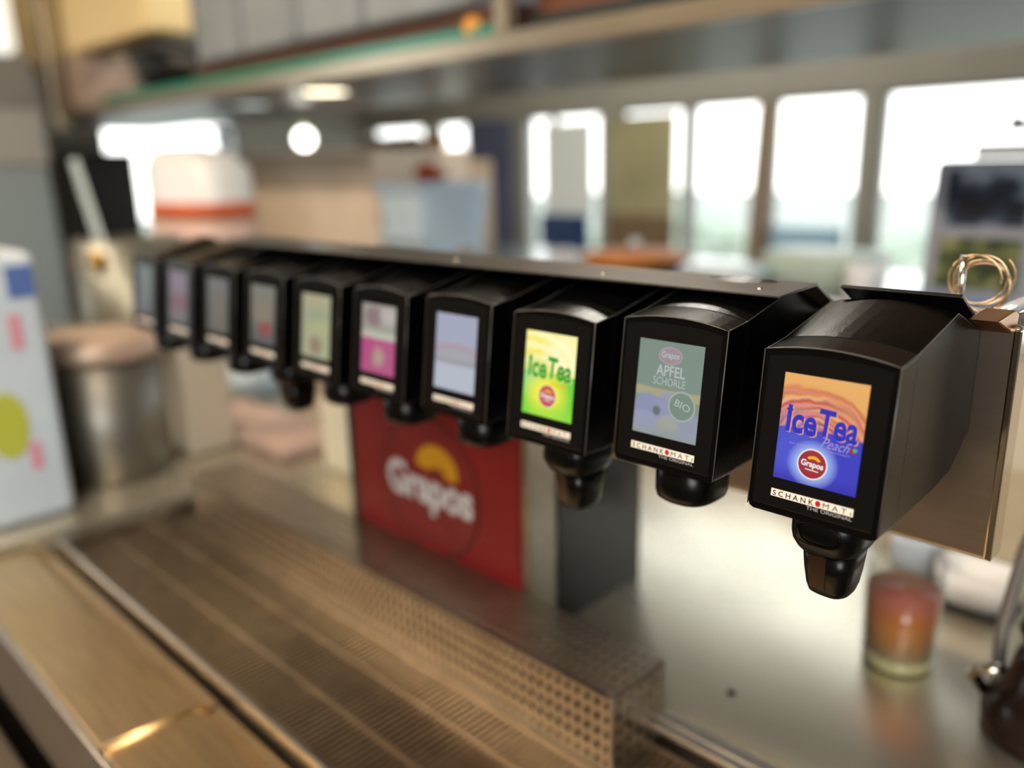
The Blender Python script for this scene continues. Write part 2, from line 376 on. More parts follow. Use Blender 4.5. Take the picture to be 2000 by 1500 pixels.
    if k == 2:
        mb = MB()
        mb.plate(ell(0, sz(.145), .0098, .0063), d, d+.00004, G_ROSE, FT)
        mb.plate(ell(0, sz(.145), .0088, .0054), d+.00006, d+.0001, glow('grey_rose_light', '#a8969f', .85), FT)
        put_text(mb, text('Grapos', .0042, .0145, .02), 0, sz(.165), d+.00016, G_PALE, FT)
        put_text(mb, text('APFEL', .0076, .0232, .018), .0012, sz(.355), d+.0001, G_PALE, FT)
        put_text(mb, text('SCHORLE', .0056, .0262, -.004), .0008, sz(.455), d+.0001, G_PALE, FT)
        put_text(mb, text('BIO', .0052, .0125, 0), sx_(.74), sz(.665), d+.0001, G_PALE, FT, -.3)
        mb.build('screen_lettering', scr)
    # name strip
    z1, z0 = -.0872, -.0921; X0, X1 = -.0262, .0262
    st = MB().box(X0, X1, -.0009, .0001, z0, z1, STRIP, FT).build('name_strip', t)
    mb = MB(); dd = .00095
    put_text(mb, text('S C H A N K', .0034, .0268, .018), -.0115, z0+.0007, dd, STRIPD, FT)
    put_text(mb, text('M A T', .0034, .0145, 0), .0150, z0+.0007, dd, STRIPD, FT)
    put_text(mb, text('I', .0022, .0005, .02), .0248, z0+.0006, dd, STRIPD, FT)
    mb.plate(ell(.0045, (z0+z1)/2, .0017, .0019, 20), dd, dd+.00005, REDDOT, FT)
    put_text(mb, text('THE ORIGINAL', .0022, .0285, .01), .0118, z0-.0027, .0008, STRIPT, FT)
    mb.build('name_lettering', st)
    # nozzle
    cyn = .030
    if long_nozzle:
        MB().loft([sup(0, cyn, -.100, .0240, .0275), sup(0, cyn, -.121, .0240, .0275), sup(0, cyn, -.126, .0232, .0262), sup(0, cyn, -.1305, .0206, .0240), sup(0, cyn, -.133, .0186, .0220)], NOZ).build('nozzle_collar', t)
        MB().loft([sup(.001, cyn, -.131, .0180, .0205), sup(.001, cyn, -.147, .0166, .0186), sup(.001, cyn, -.158, .0150, .0166), sup(.001, cyn, -.1635, .0132, .0148), sup(.001, cyn, -.166, .0098, .0112)], NOZ).build('spout', t)
        MB().add([(-.0085, cyn-.0208, -.134), (.0035, cyn-.0208, -.134), (.0030, cyn-.0172, -.159), (-.0075, cyn-.0172, -.159),
                  (-.0085, cyn-.0170, -.134), (.0035, cyn-.0170, -.134), (.0030, cyn-.0140, -.159), (-.0075, cyn-.0140, -.159)],
                 [(0, 1, 2, 3), (7, 6, 5, 4), (0, 4, 5, 1), (1, 5, 6, 2), (2, 6, 7, 3), (3, 7, 4, 0)], BROWNW).build('spout_window', t, .0004)
        b0 = MB(); pts = [(.0145*math.copysign(abs(math.cos(a))**.6, math.cos(a)), cyn-.0276, -.1165+.0075*math.copysign(abs(math.sin(a))**.7, math.sin(a))) for a in [2*PI*i/40 for i in range(40)]]
        b0.tube(pts, .0006, NOZ, 6, closed=True); b0.build('push_button', t)
    else:
        MB().loft([sup(0, cyn, -.100, .0240, .0275, 2.6), sup(0, cyn, -.1285, .0240, .0275, 2.6), sup(0, cyn, -.1325, .0230, .0264, 2.6), sup(0, cyn, -.1350, .0200, .0232, 2.6)], NOZ).build('nozzle_collar', t)
        MB().lathe([(.011, -.134), (.011, -.1375), (.009, -.138)], NOZ, (0, cyn, 0), 24).build('spout', t)
    # drink hose fitting at the back underside
    MB().tube([(-.012, .100, -.092), (-.012, .102, -.106), (-.010, .112, -.112), (-.010, .142, -.112)], .0052, CHROME, 12).build('hose_fitting', t)
    MB().box(.018, .030, .112, .124, -.104, -.094, BLACK).build('latch', t, .002)
    return t
HEADS = [
 ('nearest black tap head, orange and blue iced tea screen, long spout', True, 0, 0),
 ('black tap head with dull grey-green apple drink screen and short round collar', False, .0005, .0076),
 ('black tap head with bright yellow and green iced tea screen', True, 0, 0),
 ('black tap head with pale lilac screen, left of the yellow-green one', False, 0, .0025),
 ('black tap head with pink and grey screen, short collar', False, -.002, 0),
 ('black tap head with pale yellowish green screen and short collar', False, -.001, 0),
 ('black tap head with dim grey screen, beige and red spots, long spout', True, -.001, 0),
 ('black tap head with plain dim grey screen, third from the far end', False, -.001, 0),
 ('black tap head with dim mauve screen, second from the far end', False, -.001, 0),
 ('farthest black tap head at the left end, dim grey-teal screen', False, -.001, 0)]
for i, (lb, ln, dx, dz) in enumerate(HEADS): head(i+1, lb, ln, -.11*i+dx, dz)

# ------------------------------------------------------------------ rail, cover
t = thing('dispenser_rail', 'long brushed steel rail carrying the ten black tap heads', 'dispenser rail', (-.5, .15, -.168))
def off(p): return (p[0]+.5, p[1]-.15, p[2]+.168)
MB().box(-1.09, .066, .146, .156, -.168, .004, STEEL, off).build('front_sheet', t, .0035, 3)
MB().box(-1.085, .030, .157, .235, -.160, -.001, STEEL, off).build('rail_body', t, .003, 2)
MB().box(.0615, .0665, .1445, .170, -.167, .002, CHROME, off).build('edge_strip', t, .001, 2)
t = thing('rail_cover', 'dark steel cover strip folded over the tops of the tap heads', 'cover strip', (-.45, .1, .02))
def off(p): return (p[0]+.45, p[1]-.1, p[2]-.02)
MB().prism([(.044, .0262), (.044, .0245), (.1, .0262), (.153, -.003), (.1545, -.0005), (.101, .0285)], -.86, -.056, LIDM, off).build('folded_plate', t, .0005)
for x in (-.22, -.40, -.62, -.080): MB().lathe([(.0022, 0), (.0022, .0008), (.0012, .0014)], CHROME, (x+.45, .062-.1, .0265-.02), 14).build('rivet', t)
t = tag(MB().prism([(.1, .0262), (.153, -.003), (.1545, -.0008), (.1, .0292), (.096, .0275)], -.038, .0405, BLACKC).build('cover_flap', None, .0005), 'short black cover flap behind the nearest tap head', 'cover flap')
t = tag(MB().prism([(.110, .012), (.155, -.0045), (.16, .010), (.15, .014)], .041, .060, mat('copper_bracket', '#a8743c', .3, 1)).build('end_bracket', None, .001), 'small copper-coloured bracket at the right end of the rail', 'bracket')

# wire coil on top of the rail end
pts = []
for i in range(150):
    a = 2*PI*i/36; r = .0185+.0016*math.sin(i*.21)
    pts.append((.018+.006*i/150+r*math.cos(a)*.94, .200+.018*i/150+.006*math.cos(a), .0225+.003*math.sin(i*.05)+r*math.sin(a)))
t = thing('wire_coil', 'loose coil of thin warm silver wire standing on the rail end', 'wire coil', (.026, .2, .0))
def off(p): return (p[0]-.026, p[1]-.2, p[2])
MB().tube(pts, .0009, WIRE, 8, off).build('loop', t)
MB().tube([(.009, .2, -.003), (.0105, .2, .02), (.010, .2, .043)], .0024, CHROME, 10, off).build('upright_pin', t)
MB().tube([(.012, .206, .004), (.03, .20, -.001), (.05, .19, .003), (.075, .2, .02)], .0018, CHROME, 8, off).build('wire_tail', t)
t = tag(MB().tube([(.040, .18, .004), (.052, .195, .012), (.070, .21, .019), (.10, .23, .024)], .0042, mat('clear_hose', '#c8ccd0', .15, .3), 10).build('hose', None), 'pale translucent hose leaving the rail end beside the wire coil', 'hose')

# ------------------------------------------------------------------ support column with red panel
t = thing('support_column', 'steel column under the rail with red branded front panel', 'dispenser column', (-.58, .26, -.47))
def off(p): return (p[0]+.58, p[1]-.26, p[2]+.47)
MB().box(-.752, -.408, .163, .385, -.47, -.161, STEEL, off).build('column_body', t, .004, 2)
REDM = mat('red_panel', '#86141a', .35, spec=.4)
rp_ = MB().box(-.738, -.418, .158, .164, -.376, -.170, REDM, off).build('red_panel', t, .001)
mb = MB(); T2 = lambda p: off((p[0]-.578, p[1]+.158, p[2]-.285))
DRED = mat('dark_red_print', '#560c10', .4); WPR = mat('white_print', '#dcd8d4', .45); YPR = mat('yellow_print', '#d89a18', .45); RPR = mat('light_red_print', '#a43034', .45)
mb.plate(ell(.0, 0, .098, .098, 48), .0003, .0006, DRED, T2)
mb.plate(ell(.0, 0, .093, .093, 48), .0008, .0010, mat('red_print_disc', '#7c1318', .4), T2)
sw = [(.018+.040*math.cos(a), .028+.032*math.sin(a)) for a in [PI*.05*i for i in range(-2, 21)]]+[(.018+.016*math.cos(a), .022+.008*math.sin(a)) for a in [PI*.05*i for i in range(20, -3, -1)]]
mb.plate(sw, .0012, .0014, YPR, T2)
put_text(mb, text('Grapos', .046, .168, .04), .0, -.022, .0018, WPR, T2)
put_text(mb, text('ORIGINAL', .011, .09, .01), -.01, -.058, .0018, RPR, T2)
mb.build('emblem', rp_)
MB().box(-.409, -.4045, .215, .382, -.466, -.164, mat('black_side_panel', '#1a1a1b', .18), off).build('side_panel', t, .001)
MB().box(-.755, -.738, .158, .20, -.440, -.165, STEELD, off).build('edge_trim', t, .001)

# ------------------------------------------------------------------ perforated riser
def perf(mb, nu, nv, pu, pv, hu, hv, f, mt, th=.0012):
    """perforated sheet: f(u, v, w) -> point, w through the thickness; rounded holes"""
    for i in range(nu):
        for j in range(nv):
            cu, cv = (i+.5)*pu, (j+.5)*pv
            o = [(-1, -1), (0, -1), (1, -1), (1, 0), (1, 1), (0, 1), (-1, 1), (-1, 0)]
            inn = [(-.75, -.75), (0, -1), (.75, -.75), (1, 0), (.75, .75), (0, 1), (-.75, .75), (-1, 0)]
            vs = []
            for w in (0, th):
                vs += [f(cu+a*pu/2, cv+b*pv/2, w) for a, b in o]+[f(cu+a*hu/2, cv+b*hv/2, w) for a, b in inn]
            fs = []
            for q in range(8):
                r = (q+1) % 8
                fs += [(q, r, 8+r, 8+q), (16+r, 16+q, 24+q, 24+r), (8+q, 8+r, 24+r, 24+q)]
            mb.add(vs, fs, mt)
t = thing('perforated_riser', 'raised perforated steel glass stand beneath the taps', 'drip stand', (-.6, .11, -.462))
px_ = .0125; nx = 71; RX = -.212
def off(p): return (p[0]+.6, p[1]-.11, p[2]+.462)
ztop = -.376; yf = .070; yb = .157
mb = MB(); perf(mb, nx, 5, px_, .0164, .0074, .0088, lambda u, v, w: off((RX-u, yf+w, ztop-.003-v)), RISER); mb.build('front_face', t)
mb = MB(); perf(mb, nx, 5, px_, .0166, .0062, .0120, lambda u, v, w: off((RX-u, yf+.003+v, ztop-w)), RISER)
mb.box(RX-nx*px_, RX, yf+.086, yb, ztop-.0012, ztop, RISER, off); mb.build('top_face', t)
mb = MB(); perf(mb, 5, 5, .0166, .0164, .0084, .0088, lambda u, v, w: off((RX-w, yf+.003+u, ztop-.003-v)), RISER)
mb.box(RX-.0012, RX, yf+.086, yb, ztop-.085, ztop-.001, RISER, off); mb.build('end_face', t)
mb = MB(); mb.box(RX-.004, RX+.0006, yf-.0008, yf+.0035, ztop-.085, ztop, STEEL, off)
mb.box(RX-nx*px_, RX, yf-.0006, yf+.0006, ztop-.0858, ztop-.083, STEEL, off); mb.build('corner_strip', t)
MB().box(RX-nx*px_, RX-.003, yf+.006, yb-.004, -.4610, -.4560, STEELD, off).build('base_tray', t)

# ------------------------------------------------------------------ drip tray
t = thing('drip_tray', 'long steel drip tray with slotted grate in front of the taps', 'drip tray', (-.5, .0, -.5))
def off(p): return (p[0]+.5, p[1], p[2]+.5)
TX0, TX1 = -1.16, .12
mb = MB(); mb.box(TX0, TX1, -.125, .165, -.50, -.494, STEELD, off); mb.build('pan', t)
mb = MB()
mb.box(TX0, TX1, .148, .165, -.50, -.4395, STEEL, off); mb.box(TX0, TX1, .136, .150, -.4475, -.4405, STEEL, off); mb.build('rear_rim', t, .003, 3)
MB().box(TX0, TX1, -.129, -.119, -.50, -.4445, STEEL, off).build('front_rim', t, .003, 3)
MB().box(TX0-.008, TX0+.004, -.125, .165, -.50, -.444, STEEL, off).build('end_rim', t, .003, 3)
mb = MB(); pb = .0085; n = int((TX1-TX0-.02)/pb)
for i in range(n):
    x = TX0+.012+i*pb
    mb.box(x, x+.0042, -.113, .134, -.4665, -.4625, STEELG, off)
for y in (-.117, -.055, .010, .0585, .13): mb.box(TX0+.006, TX1, y, y+.006, -.4672, -.4620, STEELG, off)
mb.build('slotted_grate', t)

# golden front shelf with a cross fold and a front lip
t = thing('tray_shelf', 'smooth golden-lit steel shelf plate in front of the drip tray', 'steel shelf', (-.6, -.19, -.5))
def off(p): return (p[0]+.6, p[1]+.19, p[2]+.5)
PR = [(-.264, -.449), (-.170, -.454), (-.150, -.464), (-.137, -.464), (-.137, -.472), (-.262, -.472)]
MB().prism(PR, -1.185, -.607, STEELT, off).build('shelf_plate', t, .0015)
MB().prism([(a, b-.0015) for a, b in PR], -.602, .12, STEELT, off).build('shelf_plate', t, .002, 3)
MB().tube([(-.6045, -.262, -.4520), (-.6045, -.170, -.4570), (-.6045, -.152, -.4660)], .0060, mat('fold_highlight_steel', '#e8c48c', .36, 1), 14, off).build('fold_highlight', t)  # bright bead added to draw the highlight along the fold
MB().box(-1.185, .12, -.273, -.263, -.56, -.4475, STEEL, off).build('front_lip', t, .003, 3)
MB().box(-1.185, .12, -.262, -.133, -1.39, -.476, STEELD, off).build('base_cabinet', t)
t = thing('front_counter', 'dark steel counter ledge below the shelf lip at lower left', 'counter', (-.6, -.5, -1.39))
def off(p): return (p[0]+.6, p[1]+.5, p[2]+1.39)
MB().box(-1.9, .12, -.42, -.285, -1.39, -.60, mat('dull_brown_steel', '#5a5044', .5, .6), off).build('counter_body', t, .004)
t = tag(MB().lathe([(.014, 0), (.014, .05), (.010, .06), (.005, .07), (.005, .08)], mat('green_plastic', '#3c7040', .4), (-.66, -.345, -.60), 20).build('small_bottle', None), 'small green bottle on the ledge at the lower left edge', 'bottle')
t = tag(MB().lathe([(.012, 0), (.013, .05), (.013, .06)], mat('grey_plastic', '#9a9a94', .4), (-.73, -.335, -.60), 20).build('small_cup', None), 'small grey cup on the ledge left of the green bottle', 'cup')

# ------------------------------------------------------------------ counters
t = thing('steel_counter', 'steel worktop behind the drip tray with glossy streaked reflections', 'worktop', (-1, .65, -.47))
def off(p): return (p[0]+1, p[1]-.65, p[2]+.47)
MB().box(-3.3, 1.6, .168, 1.148, -.47, -.44, STEELC, off).build('worktop', t, .003)
t = tag(MB().lathe([(.004, 0), (.004, .002), (.002, .003)], BLACK, (-.178, .235, -.44), 16).build('dark_speck', None), 'tiny dark crumb on the steel worktop', 'crumb')
t = tag(MB().box(-3.3, 1.6, .20, 1.14, -1.39, -.472, STEELD).build('counter_cabinet', None), 'dark steel cabinet carrying the worktop behind the taps', 'cabinet')
t = thing('back_counter', 'raised steel rear counter under the windows', 'rear counter', (-1, 1.5, -1.39))
def off(p): return (p[0]+1, p[1]-1.5, p[2]+1.39)
MB().box(-3.5, 1.6, 1.152, 1.95, -.23, -.20, mat('rear_counter_top', '#a9b0ae', .25, 1), off).build('worktop', t, .003)
MB().box(-3.5, 1.6, 1.17, 1.94, -1.39, -.231, mat('cream_front', '#d6cab6', .5), off).build('cabinet', t)

# ------------------------------------------------------------------ things on the counter
GL = GLASS
t = thing('drinking_glass', 'tumbler with orange drink on the worktop under the nearest tap', 'glass', (-.071, .414, -.44))
MB().lathe([(.0001, .0), (.036, 0), (.038, .004), (.0425, .128), (.0408, .128), (.0370, .018), (.0001, .016)], GL).build('tumbler', t)
def drinkmat():
    m = mat('orange_drink', '#d8762c', .12, spec=.5); nt = m.node_tree; b = nt.nodes['Principled BSDF']
    tc_ = nt.nodes.new('ShaderNodeTexCoord'); s_ = nt.nodes.new('ShaderNodeSeparateXYZ'); r = nt.nodes.new('ShaderNodeValToRGB')
    nt.links.new(tc_.outputs['Generated'], s_.inputs[0]); nt.links.new(s_.outputs['Z'], r.inputs[0]); nt.links.new(r.outputs[0], b.inputs['Base Color'])
    e = r.color_ramp.elements; e[0].position = .0; e[0].color = lin('#ecd8a8'); e[1].position = 1; e[1].color = lin('#ea8474')
    q = e.new(.25); q.color = lin('#f0a45c'); q = e.new(.7); q.color = lin('#ea8640')
    return m
MB().lathe([(.0001, .0175), (.0362, .0195), (.0392, .092), (.0001, .092)], drinkmat()).build('drink', t)
MB().lathe([(.0001, .0005), (.034, .0008), (.0365, .006), (.0362, .0155), (.0001, .0152)], mat('pale_glass_base', '#cfc890', .2)).build('glass_base', t)

t = thing('white_dish', 'small white dish on a dark tray right of the drink glass', 'dish', (-.045, .60, -.44))
MB().box(-.055, .050, -.035, .035, 0, .006, mat('dark_tray', '#3a3a3c', .5)).build('tray', t, .002)
MB().loft([sup(0, 0, .0065, .036, .026), sup(0, 0, .012, .043, .03), sup(0, 0, .055, .046, .033), sup(0, 0, .053, .043, .030), sup(0, 0, .014, .038, .026)], WHITE).build('bowl', t)
t = tag(MB().loft([sup(0, 0, 0, .026, .02), sup(0, 0, .004, .03, .024), sup(0, 0, .045, .033, .027), sup(0, 0, .048, .03, .024)], mat('pale_blue_white', '#c4d2e2', .4)).build('sugar_tub', None, loc=(-.135, .66, -.44)), 'pale bluish tub left of the white dish', 'tub')

t = thing('round_appliance', 'dark brown round appliance with grey arm at the right edge', 'appliance', (.085, .375, -.44))
DB = mat('dark_brown_plastic', '#2c1c16', .25)
MB().lathe([(.050, 0), (.058, .006), (.060, .03), (.052, .05), (.040, .06), (.036, .085), (.030, .10), (.0001, .10)], DB).build('body', t)
MB().lathe([(.0001, .10), (.030, .10), (.036, .115), (.030, .135), (.0001, .14)], mat('black_knob', '#141414', .3)).build('knob', t)
MB().tube([(-.050, .01, .02), (-.052, .012, .10), (-.044, .014, .18), (-.030, .012, .25)], .0065, mat('grey_arm', '#a8a29c', .35, .6), 12).build('arm', t)
MB().tube([(-.055, -.01, .035), (-.066, -.02, .055), (-.058, -.03, .07), (-.040, -.03, .075)], .006, CHROME, 10).build('handle', t)

# menu rack with photo cards
t = thing('photo_card_rack', 'grey rack holding landscape photo cards on the rear counter, right', 'card rack', (-.20, 1.22, -.20), rz=.02)
GR = mat('rack_grey', '#8f939e', .5)
lean = lambda p: (p[0], p[1]+(p[2])*.12, p[2])
MB().box(-.155, .30, 0, .03, 0, .305, GR, lean).build('board', t, .012, 3)
def picture(name, cols, sc):
    m = mat(name, cols[0], .3); nt = m.node_tree; b = nt.nodes['Principled BSDF']; t_ = nt.nodes.new('ShaderNodeTexCoord')
    n = nt.nodes.new('ShaderNodeTexNoise'); n.inputs['Scale'].default_value = sc; r = nt.nodes.new('ShaderNodeValToRGB')
    nt.links.new(t_.outputs['Object'], n.inputs['Vector']); nt.links.new(n.outputs['Fac'], r.inputs[0]); nt.links.new(r.outputs[0], b.inputs['Base Color'])
    e = r.color_ramp.elements; e[0].position = .35; e[0].color = lin(cols[0]); e[1].position = .65; e[1].color = lin(cols[-1])
    for i, c in enumerate(cols[1:-1]): q = e.new(.35+.3*(i+1)/(len(cols)-1)); q.color = lin(c)
    return m
cards = [(-.128, .012, .185, .287, ['#12161e', '#2c3a50', '#a8b4c4'], 12, 'photo card of dark blue mountains'), (.030, .160, .185, .287, ['#1e3c84', '#2c50a0', '#c0ccd8'], 8, 'photo card in bright blue'),
         (-.128, .012, .070, .165, ['#23281c', '#4a5634', '#8c8c60'], 25, 'photo card of dark green meadow'), (.030, .160, .070, .165, ['#4c6424', '#7c9434', '#a8b450'], 14, 'photo card of light green grass')]
for x0, x1, z0, z1, cs, sc, lb in cards:
    o = MB().box(x0, x1, -.004, .002, z0, z1, picture('card_'+lb.split()[-2]+lb.split()[-1], cs, sc), lean).build('photo_card', t); o['label'] = lb
MB().box(-.165, .30, -.02, .035, .035, .055, mat('blue_ledge', '#6f86b0', .5), lean).build('ledge', t, .003)
MB().box(-.10, .30, -.006, .0, .0, .028, mat('brown_inset', '#5e584c', .6), lean).build('lower_inset', t)
t = thing('white_paper_stack', 'white paper stack lying on top of the photo card rack', 'paper', (-.13, 1.27, .105))
MB().box(-.16, .22, -.02, .05, .002, .028, WHITE).build('sheets', t, .003)
t = thing('hanging_rail', 'grey toothed metal rail above the photo card rack', 'rail', (-.1, 1.33, .14))
mb = MB(); mb.box(-.16, .34, 0, .015, .015, .03, FRAMEM)
for i in range(11): mb.box(-.16+.045*i, -.135+.045*i, 0, .015, .028, .042, FRAMEM)
mb.build('rail_bar', t, .002); MB().box(.30, .315, 0, .015, -.34, .02, FRAMEM).build('post', t)

t = tag(MB().lathe([(.030, 0), (.036, .01), (.038, .085), (.034, .10), (.0001, .104)], WHITE).build('white_tub', None, loc=(-.47, 1.25, -.20)), 'white lidded tub on the rear counter left of the card rack', 'tub')
t = tag(MB().loft([sup(0, 0, 0, .08, .05), sup(0, 0, .07, .09, .06), sup(0, 0, .075, .085, .055)], mat('pale_tray', '#d4e6ec', .35)).build('plastic_tray', None, loc=(-.80, 1.28, -.20)), 'pale bluish tray on the rear counter right of the orange lid', 'tray')
t = tag(MB().loft([sup(0, 0, 0, .13, .08), sup(0, 0, .10, .14, .09), sup(0, 0, .105, .13, .085)], mat('pale_green_box', '#b8c8bc', .4)).build('storage_box', None, loc=(-.63, 1.42, -.20)), 'pale green storage box in front of the windows', 'storage box')
t = thing('serving_pan', 'dark pan with orange wooden lid and pale knob on rear counter', 'pan', (-1.03, 1.22, -.20))
MB().lathe([(.10, 0), (.115, .01), (.12, .075), (.0001, .078)], mat('dark_pan', '#3a3c40', .4, .6)).build('pan_body', t)
MB().lathe([(.135, .079), (.137, .088), (.10, .102), (.02, .108), (.0001, .108)], mat('orange_wood', '#c07a3c', .5, noise=.15, nscale=10)).build('lid', t)
MB().lathe([(.012, .107), (.015, .118), (.012, .13), (.0001, .132)], mat('pale_knob', '#c8d4de', .3)).build('lid_knob', t)
t = tag(MB().lathe([(.024, 0), (.026, .06), (.022, .09), (.0001, .095)], mat('pale_jar', '#c4c8cc', .3)).build('small_jar', None, loc=(-1.27, 1.24, -.20)), 'small pale jar left of the orange-lidded pan', 'jar')
t = tag(MB().lathe([(.03, 0), (.034, .04), (.03, .075), (.0001, .08)], mat('brownish_jar', '#8c7c6c', .5)).build('brown_pot', None, loc=(-1.62, 1.19, -.20)), 'small brown pot right of the pale blue crate', 'pot')

# cardboard box, blue crate, food behind
t = thing('cardboard_box', 'large beige cardboard box with painted shade on its flap, on the rear counter', 'box', (-2.47, 1.42, -.20))
MB().add([(-.43, -.20, 0), (.39, -.20, 0), (.39, .22, 0), (-.43, .22, 0), (-.43, -.22, .375), (.40, -.22, .375), (.40, .22, .375), (-.43, .22, .375)],
         [(0, 3, 2, 1), (4, 5, 6, 7), (0, 1, 5, 4), (1, 2, 6, 5), (2, 3, 7, 6), (3, 0, 4, 7)], CARD).build('carton', t, .01, 2)
MB().box(-.435, .402, -.225, -.2215, .315, .365, CARD_SHADE).build('shaded_flap', t)
t = thing('plastic_crate', 'pale blue plastic crate beside the cardboard box', 'crate', (-1.90, 1.42, -.20))
MB().add([(-.14, -.20, 0), (.05, -.20, 0), (.05, .06, 0), (-.14, .06, 0), (-.15, -.22, .265), (.07, -.22, .265), (.07, .08, .265), (-.15, .08, .265)],
         [(0, 3, 2, 1), (4, 5, 6, 7), (0, 1, 5, 4), (1, 2, 6, 5), (2, 3, 7, 6), (3, 0, 4, 7)], BLUEP).build('bin', t, .012, 2)
MB().box(-.152, .075, -.230, -.222, .085, .11, BLUEP).build('rib', t, .004); MB().box(-.156, .078, -.233, -.222, .24, .268, BLUEP).build('rim', t, .005)
t = tag(MB().box(-.10, .08, -.06, .06, 0, .33, mat('tan_carton', '#b59e84', .7)).build('small_carton', None, .006, loc=(-2.20, 1.74, -.20)), 'small tan carton standing behind the pale blue crate', 'carton')
for i, (x, y, z, r, c, lb) in enumerate([(-1.93, 1.32, .096, .038, '#a84028', 'red fruit lying on top of the pale blue crate'), (-2.10, 1.50, .198, .036, '#b08040', 'yellowish bread roll at the right end of the box top'), (-2.00, 1.42, .089, .028, '#7c5a34', 'brown bread roll left of the red fruit')]):
    n = 'fruit' if i == 0 else 'bread_roll'
    tag(MB().lathe([(.0001, -r*.8)]+[(r*1.2*math.cos(a), r*.8*math.sin(a)) for a in [-1.2+.3*q for q in range(9)]]+[(.0001, r*.8)], mat(n+c, c, .5)).build(n, None, loc=(x, y, z)), lb, 'fruit' if i == 0 else 'bread')
for i, x in enumerate((-2.42, -2.32, -2.23)):
    tag(MB().lathe([(.0001, -.02)]+[(.05*math.cos(a), .03*math.sin(a)) for a in [-1.2+.3*q for q in range(9)]]+[(.0001, .03)], mat('brown_rolls', '#5e3c28', .6)).build('bread_roll', None, loc=(x, 1.50, .197)), ['leftmost dark bread roll on top of the cardboard box', 'middle dark bread roll on top of the cardboard box', 'right dark bread roll on top of the cardboard box'][i], 'bread', 'bread rolls on the cardboard box')

# white carton with orange band at left
t = thing('paper_sack', 'big white sack with orange band near the left windows', 'sack', (-2.19, .66, -.44), rz=.12)
MB().loft([sup(0, 0, 0, .17, .09), sup(0, 0, .30, .18, .10), sup(0, 0, .56, .18, .10), sup(-.03, 0, .60, .15, .08), sup(-.07, 0, .625, .09, .04)], WHITE).build('bag', t)
MB().loft([sup(0, 0, .420, .1815, .1015), sup(0, 0, .470, .1815, .1015)], mat('orange_band', '#c8643c', .6, noise=.2, nscale=12)).build('orange_band', t)
MB().loft([sup(0, 0, .28, .181, .101), sup(0, 0, .419, .1812, .1012)], mat('pinkish_print', '#cdb0a4', .6, noise=.1, nscale=8)).build('pink_print', t)
t = tag(MB().loft([sup(0, 0, 0, .035, .035, 2), sup(0, 0, .18, .035, .035, 2), sup(0, 0, .21, .02, .02, 2), sup(0, 0, .26, .02, .02, 2)], mat('pale_bottle', '#ccd8e4', .3)).build('bottle', None, loc=(-2.46, 1.12, .0)), 'pale bottle left of the cardboard box', 'bottle')
bpy.data.objects['bottle'].location = (-3.26, 1.30, -.20); bpy.data.objects['bottle'].scale = (1.4, 1.4, 1.7)
c_ = MB().loft([sup(0, 0, .262, .022, .022, 2), sup(0, 0, .29, .022, .022, 2)], mat('violet_cap', '#6c6ca8', .4)).build('cap', bpy.data.objects['bottle'])

# left: steel container, utensils, printed jug
t = thing('steel_container', 'round brushed steel container with tan rim left of the tray', 'container', (-1.41, .062, -.44))
MB().lathe([(.0001, 0), (.098, 0), (.103, .006), (.103, .235), (.0001, .236)], mat('satin_grey_steel', '#85827a', .45, .85), n=48).build('drum', t)
MB().lathe([(.108, .228), (.110, .235), (.110, .262), (.100, .268), (.0001, .262)], mat('tan_rim', '#c0a894', .4, .3), n=48).build('rim', t)
t = tag(MB().box(-.045, .045, -.05, .05, 0, .27, mat('cream_panel', '#cfc4b2', .35, .3)).build('steel_post', None, .01, 3, loc=(-1.40, .235, -.44)), 'cream square steel post right of the round container', 'post')  # cream is the plain base colour
t = tag(MB().box(-2.3, -1.19, -.262, .166, -.50, -.44, STEELC).build('side_worktop', None, .003), 'steel worktop section left of the drip tray', 'worktop')
t = thing('utensil_holder', 'tall grey steel cylinder holding kitchen utensils at left', 'utensil holder', (-1.93, .34, -.44))
MB().lathe([(.0001, 0), (.125, 0), (.128, .005), (.128, .40), (.122, .40), (.120, .02), (.0001, .02)], mat('dull_grey_steel', '#88887e', .4, .7), n=44).build('cylinder', t)
t = thing('spatula', 'pale steel spatula leaning above the grey utensil cylinder', 'spatula', (-1.96, .3, -.15), group=None)
def off(p): return (p[0]+1.96, p[1]-.3, p[2]+.15)
MB().add([(-2.14, .30, .15), (-2.09, .30, .155), (-1.90, .28, -.10), (-1.96, .28, -.11), (-2.14, .306, .15), (-2.09, .306, .155), (-1.90, .286, -.10), (-1.96, .286, -.11)],
         [(0, 1, 2, 3), (7, 6, 5, 4), (0, 4, 5, 1), (1, 5, 6, 2), (2, 6, 7, 3), (3, 7, 4, 0)], mat('pale_blade', '#c4d2d4', .35, .3), off).build('blade', t, .002)
MB().tube([(-1.93, .283, -.10), (-1.92, .283, -.125), (-1.94, .283, -.15)], .045, mat('brown_handle', '#5c4028', .5), 12, off).build('handle', t)
for i, x in enumerate((-1.99, -1.86)):
    tag(MB().lathe([(.0001, 0), (.02, .005), (.022, .03), (.0001, .045)], mat('brass', '#b08c3c', .3, .8)).build('brass_knob', None, loc=(x, .24, -.12+.02*i)), ['brass coloured knob left of the spatula handle', 'brass coloured knob right of the spatula handle'][i], 'knob')

